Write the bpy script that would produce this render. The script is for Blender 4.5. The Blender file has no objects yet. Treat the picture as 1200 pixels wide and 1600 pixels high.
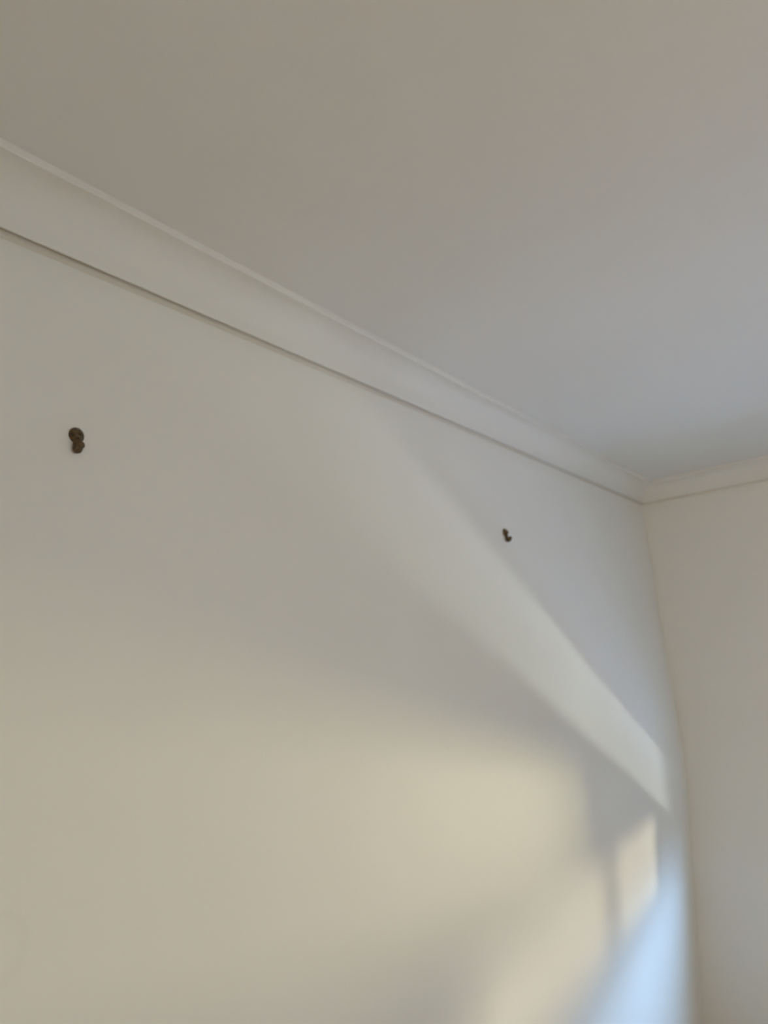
import bpy, bmesh, math, random
from mathutils import Matrix, Vector, noise

# ------------------------------------------------------------------ camera
sc = bpy.context.scene
COL = sc.collection
RIGHT = Vector((0.81019088, 0.57866051, -0.0935027))
DOWN = Vector((-0.19536458, 0.11617749, -0.97382517))
FWD = Vector((-0.55265126, 0.80725139, 0.20717571))
CAM = Vector((1.0090, -3.8180, 1.8219))
cam = bpy.data.cameras.new('camera')
cam.sensor_fit = 'VERTICAL'
cam.sensor_height = 36.0
cam.sensor_width = 27.0
cam.lens = 1147.13 / 1600.0 * 36.0
cam.clip_start = 0.01
cam.dof.use_dof = True
cam.dof.focus_distance = 0.75
cam.dof.aperture_fstop = 6.5
cam_o = bpy.data.objects.new('camera', cam)
COL.objects.link(cam_o)
M = Matrix((RIGHT, -DOWN, -FWD)).transposed().to_4x4()
M.translation = CAM
cam_o.matrix_world = M
sc.camera = cam_o

# ------------------------------------------------------------------ view, world, daylight
vs = sc.view_settings
vs.view_transform = 'Standard'
vs.look = 'None'
vs.exposure = 0.0
vs.gamma = 1.0
vs.use_curve_mapping = False
sc.cycles.max_bounces = 12
sc.cycles.diffuse_bounces = 8
sc.cycles.caustics_reflective = False
sc.cycles.sample_clamp_indirect = 6.0

SKY = (0.346, 0.598, 1.0)
SKY_E = 60.5
GROUND = (0.503, 0.644, 1.0)
GROUND_E = 2.7
w = bpy.data.worlds.new('sky')
sc.world = w
w.use_nodes = True
nt = w.node_tree
nt.nodes.clear()
tc = nt.nodes.new('ShaderNodeTexCoord')
sep = nt.nodes.new('ShaderNodeSeparateXYZ')
mr = nt.nodes.new('ShaderNodeMapRange')
mr.inputs['From Min'].default_value = 0.07
mr.inputs['From Max'].default_value = 0.21
mix = nt.nodes.new('ShaderNodeMix')
mix.data_type = 'RGBA'
mix.inputs['A'].default_value = tuple(c * GROUND_E for c in GROUND) + (1,)
mix.inputs['B'].default_value = tuple(c * SKY_E for c in SKY) + (1,)
bg = nt.nodes.new('ShaderNodeBackground')
wo = nt.nodes.new('ShaderNodeOutputWorld')
nt.links.new(tc.outputs['Generated'], sep.inputs[0])
nt.links.new(sep.outputs['Z'], mr.inputs['Value'])
nt.links.new(mr.outputs['Result'], mix.inputs['Factor'])
nt.links.new(mix.outputs['Result'], bg.inputs['Color'])
nt.links.new(bg.outputs[0], wo.inputs['Surface'])


def sun(name, direction, color, strength, angle):
    l = bpy.data.lights.new(name, 'SUN')
    l.color = color
    l.energy = strength
    l.angle = math.radians(angle)
    o = bpy.data.objects.new(name, l)
    COL.objects.link(o)
    o.rotation_euler = Vector(direction).to_track_quat('-Z', 'Y').to_euler()
    o.location = -Vector(direction).normalized() * 12
    return o


def area(name, loc, direction, sx, sy, color, power, portal=False):
    l = bpy.data.lights.new(name, 'AREA')
    l.shape = 'RECTANGLE'
    l.size = sx
    l.size_y = sy
    l.color = color
    l.energy = power
    o = bpy.data.objects.new(name, l)
    COL.objects.link(o)
    o.location = loc
    o.rotation_euler = Vector(direction).to_track_quat('-Z', 'Y').to_euler()
    if portal:
        l.cycles.is_portal = True
    return o


# low evening sun straight through the gap under the blind, and unseen area
# lamps added outside for the upward beam, warm glow and cool fill
sun('low_sun', (-1.03, -1.0, -0.02), (1.0, 0.867, 0.64), 1.62, 5.0)
area('added_beam_lamp', (6.6, 3.5, -0.83), (0, -1.0, 0.55), 3.8, 0.13, (0.95, 1.0, 0.92), 312)
area('added_glow_lamp', (1.56, 2.8, 0.475), (0, -1.0, 0.2), 0.70, 0.24, (1.0, 0.845, 0.48), 186)
area('added_cool_lamp', (2.4, 1.5, -0.4), (0, -0.7, 1.0), 3.5, 1.0, (0.468, 0.60, 1.0), 234)  # added cool lamp, tints the wall above the beam and the ceiling

# room measures
FL = 0.0
CB = 2.52            # underside of the cornice
CE = 2.61            # ceiling
RX = 3.4
RY = -4.7
WX0, WX1 = 0.57, 2.45    # front window opening
WZ0, WZ1 = 0.832, 2.05
GAP = 1.128              # bottom edge of the pulled-down blind
DO = (-4.35, -2.55, 0.0, 2.1)   # opening added in the right wall for the side fill lamp: y0,y1,z0,z1
RO = (1.5, 3.1, 0.0, 2.1)       # opening added in the rear wall for the rear fill lamp: x0,x1,z0,z1

area('window_daylight', ((WX0 + WX1) / 2, 0.15, (WZ0 + WZ1) / 2), (0, -1, 0), WX1 - WX0, WZ1 - WZ0, (1, 1, 1), 1, portal=True)
area('side_fill_lamp', (RX + 1.2, (DO[0] + DO[1]) / 2, 1.15), (-1, 0, 0), 1.6, 1.6, (0.774, 0.924, 1.0), 26)  # unseen lamp added at the side as room fill
area('rear_fill_lamp', ((RO[0] + RO[1]) / 2, RY - 1.2, 1.45), (0, 1, 0), 1.4, 0.9, (1.0, 0.80, 0.61), 34)  # unseen lamp added behind the camera to lift the end wall


# ------------------------------------------------------------------ materials
def paint(name,  col, rough=0.55, spec=0.25, bump=0.06, scale=140.0, vary=0.02):
    m = bpy.data.materials.new(name)
    m.use_nodes = True
    n = m.node_tree
    b = n.nodes['Principled BSDF']
    b.inputs['Roughness'].default_value = rough
    b.inputs['Specular IOR Level'].default_value = spec
    t = n.nodes.new('ShaderNodeTexCoord')
    n1 = n.nodes.new('ShaderNodeTexNoise')
    n1.inputs['Scale'].default_value = 2.2
    n1.inputs['Detail'].default_value = 3
    n.links.new(t.outputs['Object'], n1.inputs['Vector'])
    r = n.nodes.new('ShaderNodeMapRange')
    r.inputs['To Min'].default_value = 1 - vary
    r.inputs['To Max'].default_value = 1 + vary
    n.links.new(n1.outputs['Fac'], r.inputs['Value'])
    mx = n.nodes.new('ShaderNodeVectorMath')
    mx.operation = 'SCALE'
    mx.inputs[0].default_value = col
    n.links.new(r.outputs['Result'], mx.inputs['Scale'])
    n.links.new(mx.outputs[0], b.inputs['Base Color'])
    n2 = n.nodes.new('ShaderNodeTexNoise')
    n2.inputs['Scale'].default_value = scale
    n2.inputs['Detail'].default_value = 4
    n.links.new(t.outputs['Object'], n2.inputs['Vector'])
    bp = n.nodes.new('ShaderNodeBump')
    bp.inputs['Strength'].default_value = bump
    bp.inputs['Distance'].default_value = 0.002
    n.links.new(n2.outputs['Fac'], bp.inputs['Height'])
    n.links.new(bp.outputs[0], b.inputs['Normal'])
    return m


MAT_WALL = paint('cream_wall_paint', (0.80, 0.785, 0.745))


def scuffed(src, name, centre, radius):
    """the wall paint with one faint grey arc rubbed into it"""
    m = src.copy()
    m.name = name
    n = m.node_tree
    b = n.nodes['Principled BSDF']
    col = b.inputs['Base Color'].links[0].from_socket
    t = n.nodes.new('ShaderNodeTexCoord')
    d = n.nodes.new('ShaderNodeVectorMath')
    d.operation = 'DISTANCE'
    d.inputs[1].default_value = centre
    n.links.new(t.outputs['Object'], d.inputs[0])
    r = n.nodes.new('ShaderNodeValToRGB')
    e = r.color_ramp.elements
    e[0].position = radius - 0.014
    e[0].color = (1, 1, 1, 1)
    e[1].position = radius + 0.010
    e[1].color = (1, 1, 1, 1)
    k = e.new(radius)
    k.color = (0.98, 0.98, 0.97, 1)
    n.links.new(d.outputs['Value'], r.inputs[0])
    mm = n.nodes.new('ShaderNodeMix')
    mm.data_type = 'RGBA'
    mm.blend_type = 'MULTIPLY'
    mm.inputs['Factor'].default_value = 1
    n.links.new(col, mm.inputs['A'])
    n.links.new(r.outputs[0], mm.inputs['B'])
    n.links.new(mm.outputs['Result'], b.inputs['Base Color'])
    return m


MAT_WALL_SCUFF = scuffed(MAT_WALL, 'scuffed_wall_paint', (0.0, -3.297, 1.524), 0.042)
MAT_CEIL = paint('ceiling_paint', (0.76, 0.747, 0.722), rough=0.7)
MAT_TRIM = paint('cornice_paint', (0.765, 0.75, 0.715), rough=0.6, bump=0.03)
MAT_JOINT_SHADE = paint('joint_shade_paint', (0.65, 0.61, 0.545), rough=0.8, bump=0.1)  # dark tone paints the shade line under the cornice lip
MAT_FRAME = paint('window_paint', (0.78, 0.78, 0.76), rough=0.35, bump=0.02)
MAT_BLIND = paint('blind_cloth', (0.62, 0.60, 0.54), rough=0.9, spec=0.1, bump=0.2, scale=600)


def wood(name):
    m = bpy.data.materials.new(name)
    m.use_nodes = True
    n = m.node_tree
    b = n.nodes['Principled BSDF']
    b.inputs['Roughness'].default_value = 0.5
    t = n.nodes.new('ShaderNodeTexCoord')
    mp = n.nodes.new('ShaderNodeMapping')
    mp.inputs['Scale'].default_value = (14, 1.2, 1)
    n1 = n.nodes.new('ShaderNodeTexNoise')
    n1.inputs['Scale'].default_value = 4
    n1.inputs['Detail'].default_value = 6
    cr = n.nodes.new('ShaderNodeValToRGB')
    cr.color_ramp.elements[0].color = (0.38, 0.26, 0.15, 1)
    cr.color_ramp.elements[1].color = (0.56, 0.42, 0.27, 1)
    n.links.new(t.outputs['Object'], mp.inputs[0])
    n.links.new(mp.outputs[0], n1.inputs['Vector'])
    n.links.new(n1.outputs['Fac'], cr.inputs[0])
    n.links.new(cr.outputs[0], b.inputs['Base Color'])
    return m


MAT_FLOOR = wood('floor_wood')


def brass(name):
    m = bpy.data.materials.new(name)
    m.use_nodes = True
    n = m.node_tree
    b = n.nodes['Principled BSDF']
    b.inputs['Metallic'].default_value = 0.75
    b.inputs['Roughness'].default_value = 0.42
    t = n.nodes.new('ShaderNodeTexCoord')
    n1 = n.nodes.new('ShaderNodeTexNoise')
    n1.inputs['Scale'].default_value = 160
    n1.inputs['Detail'].default_value = 3
    cr = n.nodes.new('ShaderNodeValToRGB')
    cr.color_ramp.elements[0].position = 0.35
    cr.color_ramp.elements[0].color = (0.050, 0.038, 0.024, 1)
    cr.color_ramp.elements[1].position = 0.7
    cr.color_ramp.elements[1].color = (0.21, 0.135, 0.07, 1)
    n.links.new(t.outputs['Object'], n1.inputs['Vector'])
    n.links.new(n1.outputs['Fac'], cr.inputs[0])
    n.links.new(cr.outputs[0], b.inputs['Base Color'])
    return m


MAT_BRASS = brass('aged_brass')



def glass(name):
    m = bpy.data.materials.new(name)
    m.use_nodes = True
    n = m.node_tree
    n.nodes.clear()
    o = n.nodes.new('ShaderNodeOutputMaterial')
    a = n.nodes.new('ShaderNodeBsdfTransparent')
    a.inputs[0].default_value = (0.96, 0.98, 0.97, 1)
    g = n.nodes.new('ShaderNodeBsdfGlossy')
    g.inputs['Roughness'].default_value = 0.02
    mxx = n.nodes.new('ShaderNodeMixShader')
    mxx.inputs[0].default_value = 0.04
    n.links.new(a.outputs[0], mxx.inputs[1])
    n.links.new(g.outputs[0], mxx.inputs[2])
    n.links.new(mxx.outputs[0], o.inputs[0])
    return m


MAT_GLASS = glass('window_glass')


# ------------------------------------------------------------------ mesh helpers
def add_box(bm, x0, x1, y0, y1, z0, z1):
    v = [bm.verts.new(p) for p in ((x0, y0, z0), (x1, y0, z0), (x1, y1, z0), (x0, y1, z0),
                                   (x0, y0, z1), (x1, y0, z1), (x1, y1, z1), (x0, y1, z1))]
    for f in ((0, 3, 2, 1), (4, 5, 6, 7), (0, 1, 5, 4), (1, 2, 6, 5), (2, 3, 7, 6), (3, 0, 4, 7)):
        bm.faces.new([v[i] for i in f])


def obj(name, bm, mat, parent=None, kind=None, smooth=False):
    me = bpy.data.meshes.new(name)
    bmesh.ops.recalc_face_normals(bm, faces=bm.faces)
    bm.to_mesh(me)
    bm.free()
    me.materials.append(mat)
    if smooth:
        for p in me.polygons:
            p.use_smooth = True
    o = bpy.data.objects.new(name, me)
    COL.objects.link(o)
    if parent:
        o.parent = parent
    if kind:
        o['kind'] = kind
    return o


def tag(o, label, cat=None, group=None):
    o['label'] = label
    if cat:
        o['category'] = cat
    if group:
        o['group'] = group


# ------------------------------------------------------------------ room shell
T = 0.3
TF = 0.17           # end wall made thin to widen the upward beam


def bow(y, z):
    """the old plaster leans outwards low down near the far corner"""
    d = 1.33 - z
    if d <= 0:
        return 0.0
    lean = -0.103 * (math.sqrt(d * d + 0.10 ** 2) - 0.10)
    t = min(max((y + 2.6) / 2.3, 0.0), 1.0)
    return lean * t * t * (3 - 2 * t)


bm = bmesh.new()
NY, NZ = 60, 48
Y0, Y1, Z0, Z1 = RY - 0.1, 0.06, -0.05, CE + 0.05
grid = []
for i in range(NY + 1):
    y = Y0 + (Y1 - Y0) * i / NY
    grid.append([bm.verts.new((bow(y, Z0 + (Z1 - Z0) * j / NZ), y, Z0 + (Z1 - Z0) * j / NZ)) for j in range(NZ + 1)])
for i in range(NY):
    for j in range(NZ):
        bm.faces.new((grid[i][j], grid[i + 1][j], grid[i + 1][j + 1], grid[i][j + 1]))
rim = [grid[i][0] for i in range(NY + 1)] + [grid[NY][j] for j in range(1, NZ + 1)] + \
      [grid[i][NZ] for i in range(NY - 1, -1, -1)] + [grid[0][j] for j in range(NZ - 1, 0, -1)]
back = [bm.verts.new((-0.5, v.co.y, v.co.z)) for v in rim]
for i in range(len(rim)):
    k = (i + 1) % len(rim)
    bm.faces.new((rim[i], rim[k], back[k], back[i]))
bm.faces.new(back)
wl = obj('wall_left', bm, MAT_WALL_SCUFF, kind='structure', smooth=False)
for p in wl.data.polygons:
    if len(p.vertices) == 4 and abs(p.normal.x) > 0.7:
        p.use_smooth = True
tag(wl, 'long cream painted wall carrying the two brass hooks', 'wall')

bm = bmesh.new()
add_box(bm, -0.6, WX0, 0, TF, -0.1, CE + 0.1)
add_box(bm, WX1, RX + 0.3, 0, TF, -0.1, CE + 0.1)
add_box(bm, WX0, WX1, 0, TF, -0.1, WZ0)
add_box(bm, WX0, WX1, 0, TF, WZ1, CE + 0.1)
tag(obj('wall_far', bm, MAT_WALL, kind='structure'), 'plain cream end wall at the right of the corner', 'wall')

bm = bmesh.new()
add_box(bm, -0.6, RO[0], RY - T, RY, -0.1, CE + 0.1)
add_box(bm, RO[1], RX + 0.3, RY - T, RY, -0.1, CE + 0.1)
add_box(bm, RO[0], RO[1], RY - T, RY, RO[3], CE + 0.1)
tag(obj('wall_rear', bm, MAT_WALL, kind='structure'), 'cream painted wall behind the viewer', 'wall')

bm = bmesh.new()
y0, y1, z0, z1 = DO
add_box(bm, RX, RX + T, RY - 0.1, y0, -0.1, CE + 0.1)
add_box(bm, RX, RX + T, y1, 0.1, -0.1, CE + 0.1)
add_box(bm, RX, RX + T, y0, y1, z1, CE + 0.1)
tag(obj('wall_right', bm, MAT_WALL, kind='structure'), 'cream painted wall opposite the hooks', 'wall')

bm = bmesh.new()
add_box(bm, -0.55, RX + 0.2, RY - 0.2, 0.2, -0.12, FL)
tag(obj('floor', bm, MAT_FLOOR, kind='structure'), 'brown wooden floor of the room', 'floor')

bm = bmesh.new()
add_box(bm, -0.55, RX + 0.2, RY - 0.2, 0.2, CE, CE + 0.2)
tag(obj('ceiling', bm, MAT_CEIL, kind='structure'), 'flat off-white painted ceiling above the cornice', 'ceiling')


# closed box added around the side fill lamp, keeps the sky out
HX0, HX1, HY0, HY1 = RX + T, RX + 2.0, DO[0] - 0.5, DO[1] + 0.5
bm = bmesh.new()
add_box(bm, HX1, HX1 + 0.1, HY0, HY1, -0.1, CE + 0.1)
add_box(bm, HX0 - 0.05, HX1 + 0.1, HY0 - 0.1, HY0, -0.1, CE + 0.1)
add_box(bm, HX0 - 0.05, HX1 + 0.1, HY1, HY1 + 0.1, -0.1, CE + 0.1)
add_box(bm, HX0 - 0.05, HX1 + 0.1, HY0 - 0.1, HY1 + 0.1, CE, CE + 0.1)
tag(obj('wall_side_lightbox', bm, MAT_WALL, kind='structure'), 'cream walls of the box added around the side fill lamp', 'wall')
bm = bmesh.new()
LY0, LY1 = RY - 2.0, RY - T  # second closed box, added to hold the rear fill lamp
add_box(bm, RO[0] - 0.5, RO[1] + 0.5, LY0 - 0.1, LY0, -0.1, CE + 0.1)
add_box(bm, RO[0] - 0.6, RO[0] - 0.5, LY0 - 0.1, LY1 + 0.05, -0.1, CE + 0.1)
add_box(bm, RO[1] + 0.5, RO[1] + 0.6, LY0 - 0.1, LY1 + 0.05, -0.1, CE + 0.1)
add_box(bm, RO[0] - 0.6, RO[1] + 0.6, LY0 - 0.1, LY1 + 0.05, CE, CE + 0.1)
tag(obj('wall_rear_lightbox', bm, MAT_WALL, kind='structure'), 'cream walls of the box added around the rear fill lamp', 'wall')
bm = bmesh.new()
add_box(bm, RO[0] - 0.6, RO[1] + 0.6, LY0 - 0.1, RY - 0.2, -0.12, FL)
tag(obj('floor_rear_lightbox', bm, MAT_FLOOR, kind='structure'), 'brown wooden floor of the added rear light box', 'floor')
bm = bmesh.new()
add_box(bm, RX + 0.2, HX1 + 0.1, HY0 - 0.1, HY1 + 0.1, -0.12, FL)
tag(obj('floor_side_lightbox', bm, MAT_FLOOR, kind='structure'), 'brown wooden floor of the added side light box', 'floor')


# ------------------------------------------------------------------ cornice
def profile():
    """(distance from wall, height) of a coved cornice with a small lip and a top fillet"""
    p = [(-0.004, CB + 0.0090), (0.0140, CB + 0.0080), (0.0150, CB + 0.0010), (0.0180, CB), (0.0195, CB + 0.0015), (0.0200, CB + 0.0110)]
    ax, az = 0.0203, CB + 0.013
    bx, bz = 0.0840, CE - 0.0130
    n = 14
    for i in range(n + 1):
        a = math.pi / 2 * i / n
        # concave quarter: leaves the lip upwards, arrives flat under the ceiling
        p.append((bx - (bx - ax) * math.cos(a), az + (bz - az) * math.sin(a)))
    p += [(0.0890, CE - 0.0130), (0.0905, CE - 0.0115), (0.0910, CE + 0.004), (-0.004, CE + 0.004)]
    return p


def cornice(name, a, b, inward, label):
    """mitred run from corner a to corner b (wall-line points); inward is the room side"""
    a, b, inward = Vector(a), Vector(b), Vector(inward)
    d = (b - a).normalized()
    bm = bmesh.new()
    rings = []
    N = 40
    for i in range(N + 1):
        t = i / N
        ring = []
        for off, z in profile():
            p0 = a + d * off
            p1 = b - d * off
            p = p0.lerp(p1, t) + inward * off
            wob = 0.0011 * noise.noise((p.x * 1.7, p.y * 1.7, 3.1)) if 0 < i < N else 0
            ring.append(bm.verts.new((p.x + inward.x * wob, p.y + inward.y * wob, z + wob)))
        rings.append(ring)
    m = len(rings[0])
    for i in range(N):
        for j in range(m):
            k = (j + 1) % m
            bm.faces.new((rings[i][j], rings[i][k], rings[i + 1][k], rings[i + 1][j]))
    bm.faces.new(rings[0])
    bm.faces.new(rings[-1])
    o = obj(name, bm, MAT_TRIM, kind='structure')
    for p in o.data.polygons:
        if len(p.vertices) == 4:
            p.use_smooth = True
    o.data.set_sharp_from_angle(angle=math.radians(28))
    tag(o, label, 'cornice')
    # bead in the cornice joint, coloured dark to stand in for its shade line
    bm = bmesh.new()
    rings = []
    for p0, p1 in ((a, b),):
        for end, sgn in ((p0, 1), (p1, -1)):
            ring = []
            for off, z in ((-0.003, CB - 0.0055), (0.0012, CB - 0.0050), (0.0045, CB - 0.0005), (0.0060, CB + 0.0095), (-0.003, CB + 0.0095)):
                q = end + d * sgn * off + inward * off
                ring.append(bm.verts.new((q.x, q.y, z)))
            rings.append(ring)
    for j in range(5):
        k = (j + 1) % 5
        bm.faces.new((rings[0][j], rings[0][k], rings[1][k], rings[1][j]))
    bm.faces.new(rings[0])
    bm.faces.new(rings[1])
    obj('joint_shade_bead', bm, MAT_JOINT_SHADE, o)


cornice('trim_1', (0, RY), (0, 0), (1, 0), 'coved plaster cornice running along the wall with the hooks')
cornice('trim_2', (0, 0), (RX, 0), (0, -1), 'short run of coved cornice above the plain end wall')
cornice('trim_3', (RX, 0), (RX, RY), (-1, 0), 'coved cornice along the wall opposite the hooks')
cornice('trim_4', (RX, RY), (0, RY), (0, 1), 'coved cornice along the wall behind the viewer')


# ------------------------------------------------------------------ windows (beyond the frame of the photograph)
def window(name, x0, x1, z0, z1, y, mullions, label, out=1):
    bm = bmesh.new()
    fw, fd = 0.05, 0.035
    add_box(bm, x0, x0 + fw, y - fd, y + fd, z0, z1)
    add_box(bm, x1 - fw, x1, y - fd, y + fd, z0, z1)
    add_box(bm, x0 + fw, x1 - fw, y - fd, y + fd, z1 - fw, z1)
    add_box(bm, x0 + fw, x1 - fw, y - fd, y + fd, z0, z0 + 0.012)
    f = obj(name, bm, MAT_FRAME, kind='structure')
    tag(f, label, 'window')
    xs = [x0 + fw] + list(mullions) + [x1 - fw]
    for mxx in mullions:
        bm = bmesh.new()
        add_box(bm, mxx - 0.021, mxx + 0.021, y - fd, y + fd, z0 + 0.012, z1 - fw)
        obj('mullion', bm, MAT_FRAME, f)
    for i in range(len(xs) - 1):
        bm = bmesh.new()
        add_box(bm, xs[i], xs[i + 1], y - 0.003, y + 0.003, z0 + 0.012, z1 - fw)
        obj('pane', bm, MAT_GLASS, f)
    return f


win = window('window_1', WX0, WX1, WZ0, WZ1, 0.105, (1.27,), 'wide white window beside the corner with its blind drawn')
bm = bmesh.new()
add_box(bm, WX0 + 0.005, WX1 - 0.005, 0.040, 0.044, GAP + 0.02, WZ1 - 0.03)
bl = obj('roller_blind', bm, MAT_BLIND, win)
bm = bmesh.new()
add_box(bm, WX0 + 0.005, WX1 - 0.005, 0.034, 0.050, GAP, GAP + 0.022)
obj('bottom_bar', bm, MAT_FRAME, bl)
bm = bmesh.new()
bmesh.ops.create_cone(bm, segments=20, radius1=0.024, radius2=0.024, depth=WX1 - WX0 - 0.01, cap_ends=True,
                      matrix=Matrix.Translation(((WX0 + WX1) / 2, 0.042, WZ1 - 0.028)) @ Matrix.Rotation(math.pi / 2, 4, 'Y'))
obj('roller_tube', bm, MAT_FRAME, bl)


# ------------------------------------------------------------------ the two wall hooks
def make_hook(y, z, label, turn=0.0):
    root = bpy.data.objects.new('wall_hook', None)
    root.empty_display_size = 0.03
    COL.objects.link(root)
    root.location = (0, y, z)
    root.rotation_euler = (turn, 0, 0)
    tag(root, label, 'hook', 'brass hooks on the cream wall')
    # domed round back plate, lathed about the wall normal (x)
    bm = bmesh.new()
    prof = [(-0.001, 0.0), (-0.001, 0.0125), (0.0015, 0.0130), (0.0035, 0.0122), (0.0048, 0.0100), (0.0075, 0.0085), (0.0100, 0.0062), (0.0113, 0.0030), (0.0117, 0.0)]
    N = 28
    rings = []
    for hx, r in prof:
        if r == 0:
            rings.append([bm.verts.new((hx, 0, 0))])
        else:
            rings.append([bm.verts.new((hx, r * math.cos(2 * math.pi * k / N), r * math.sin(2 * math.pi * k / N))) for k in range(N)])
    for a, b in zip(rings, rings[1:]):
        for k in range(N):
            k2 = (k + 1) % N
            if len(a) == 1:
                bm.faces.new((a[0], b[k], b[k2]))
            elif len(b) == 1:
                bm.faces.new((a[k], a[k2], b[0]))
            else:
                bm.faces.new((a[k], a[k2], b[k2], b[k]))
    plate = obj('back_plate', bm, MAT_BRASS, root, smooth=True)
    bm = bmesh.new()
    bmesh.ops.create_cone(bm, segments=14, radius1=0.0032, radius2=0.0026, depth=0.002, cap_ends=True,
                          matrix=Matrix.Translation((0.0120, 0, 0.0005)) @ Matrix.Rotation(math.pi / 2, 4, 'Y'))
    obj('screw', bm, MAT_BRASS, plate)
    # J-shaped arm: down the wall, out and up
    path = [Vector(p) for p in ((0.004, 0, -0.004), (0.0050, 0, -0.012), (0.0052, 0, -0.018), (0.0058, 0, -0.0230),
                                (0.0080, 0, -0.0262), (0.0115, 0, -0.0270), (0.0148, 0, -0.0255), (0.0165, 0, -0.0220))]
    rad = [0.0056, 0.0054, 0.0056, 0.0060, 0.0062, 0.0058, 0.0052, 0.0048]
    bm = bmesh.new()
    rings = []
    for i, p in enumerate(path):
        d = (path[min(i + 1, len(path) - 1)] - path[max(i - 1, 0)]).normalized()
        u = Vector((0, 1, 0))
        v = d.cross(u).normalized()
        rings.append([bm.verts.new(p + (u * math.cos(2 * math.pi * k / 14) + v * math.sin(2 * math.pi * k / 14)) * rad[i]) for k in range(14)])
    for a, b in zip(rings, rings[1:]):
        for k in range(14):
            bm.faces.new((a[k], a[(k + 1) % 14], b[(k + 1) % 14], b[k]))
    bm.faces.new(rings[0])
    bm.faces.new(rings[-1])
    arm = obj('hook_arm', bm, MAT_BRASS, root, smooth=True)
    bm = bmesh.new()
    bmesh.ops.create_uvsphere(bm, u_segments=16, v_segments=10, radius=0.0062, matrix=Matrix.Translation((0.0168, 0, -0.0205)))
    obj('tip', bm, MAT_BRASS, arm, smooth=True)
    return root


make_hook(-3.179, 2.224, 'larger aged brass wall hook, nearest the viewer at the left', turn=-0.13)
make_hook(-1.668, 2.212, 'smaller dark wall hook, farther along, just above the slanting light beam')
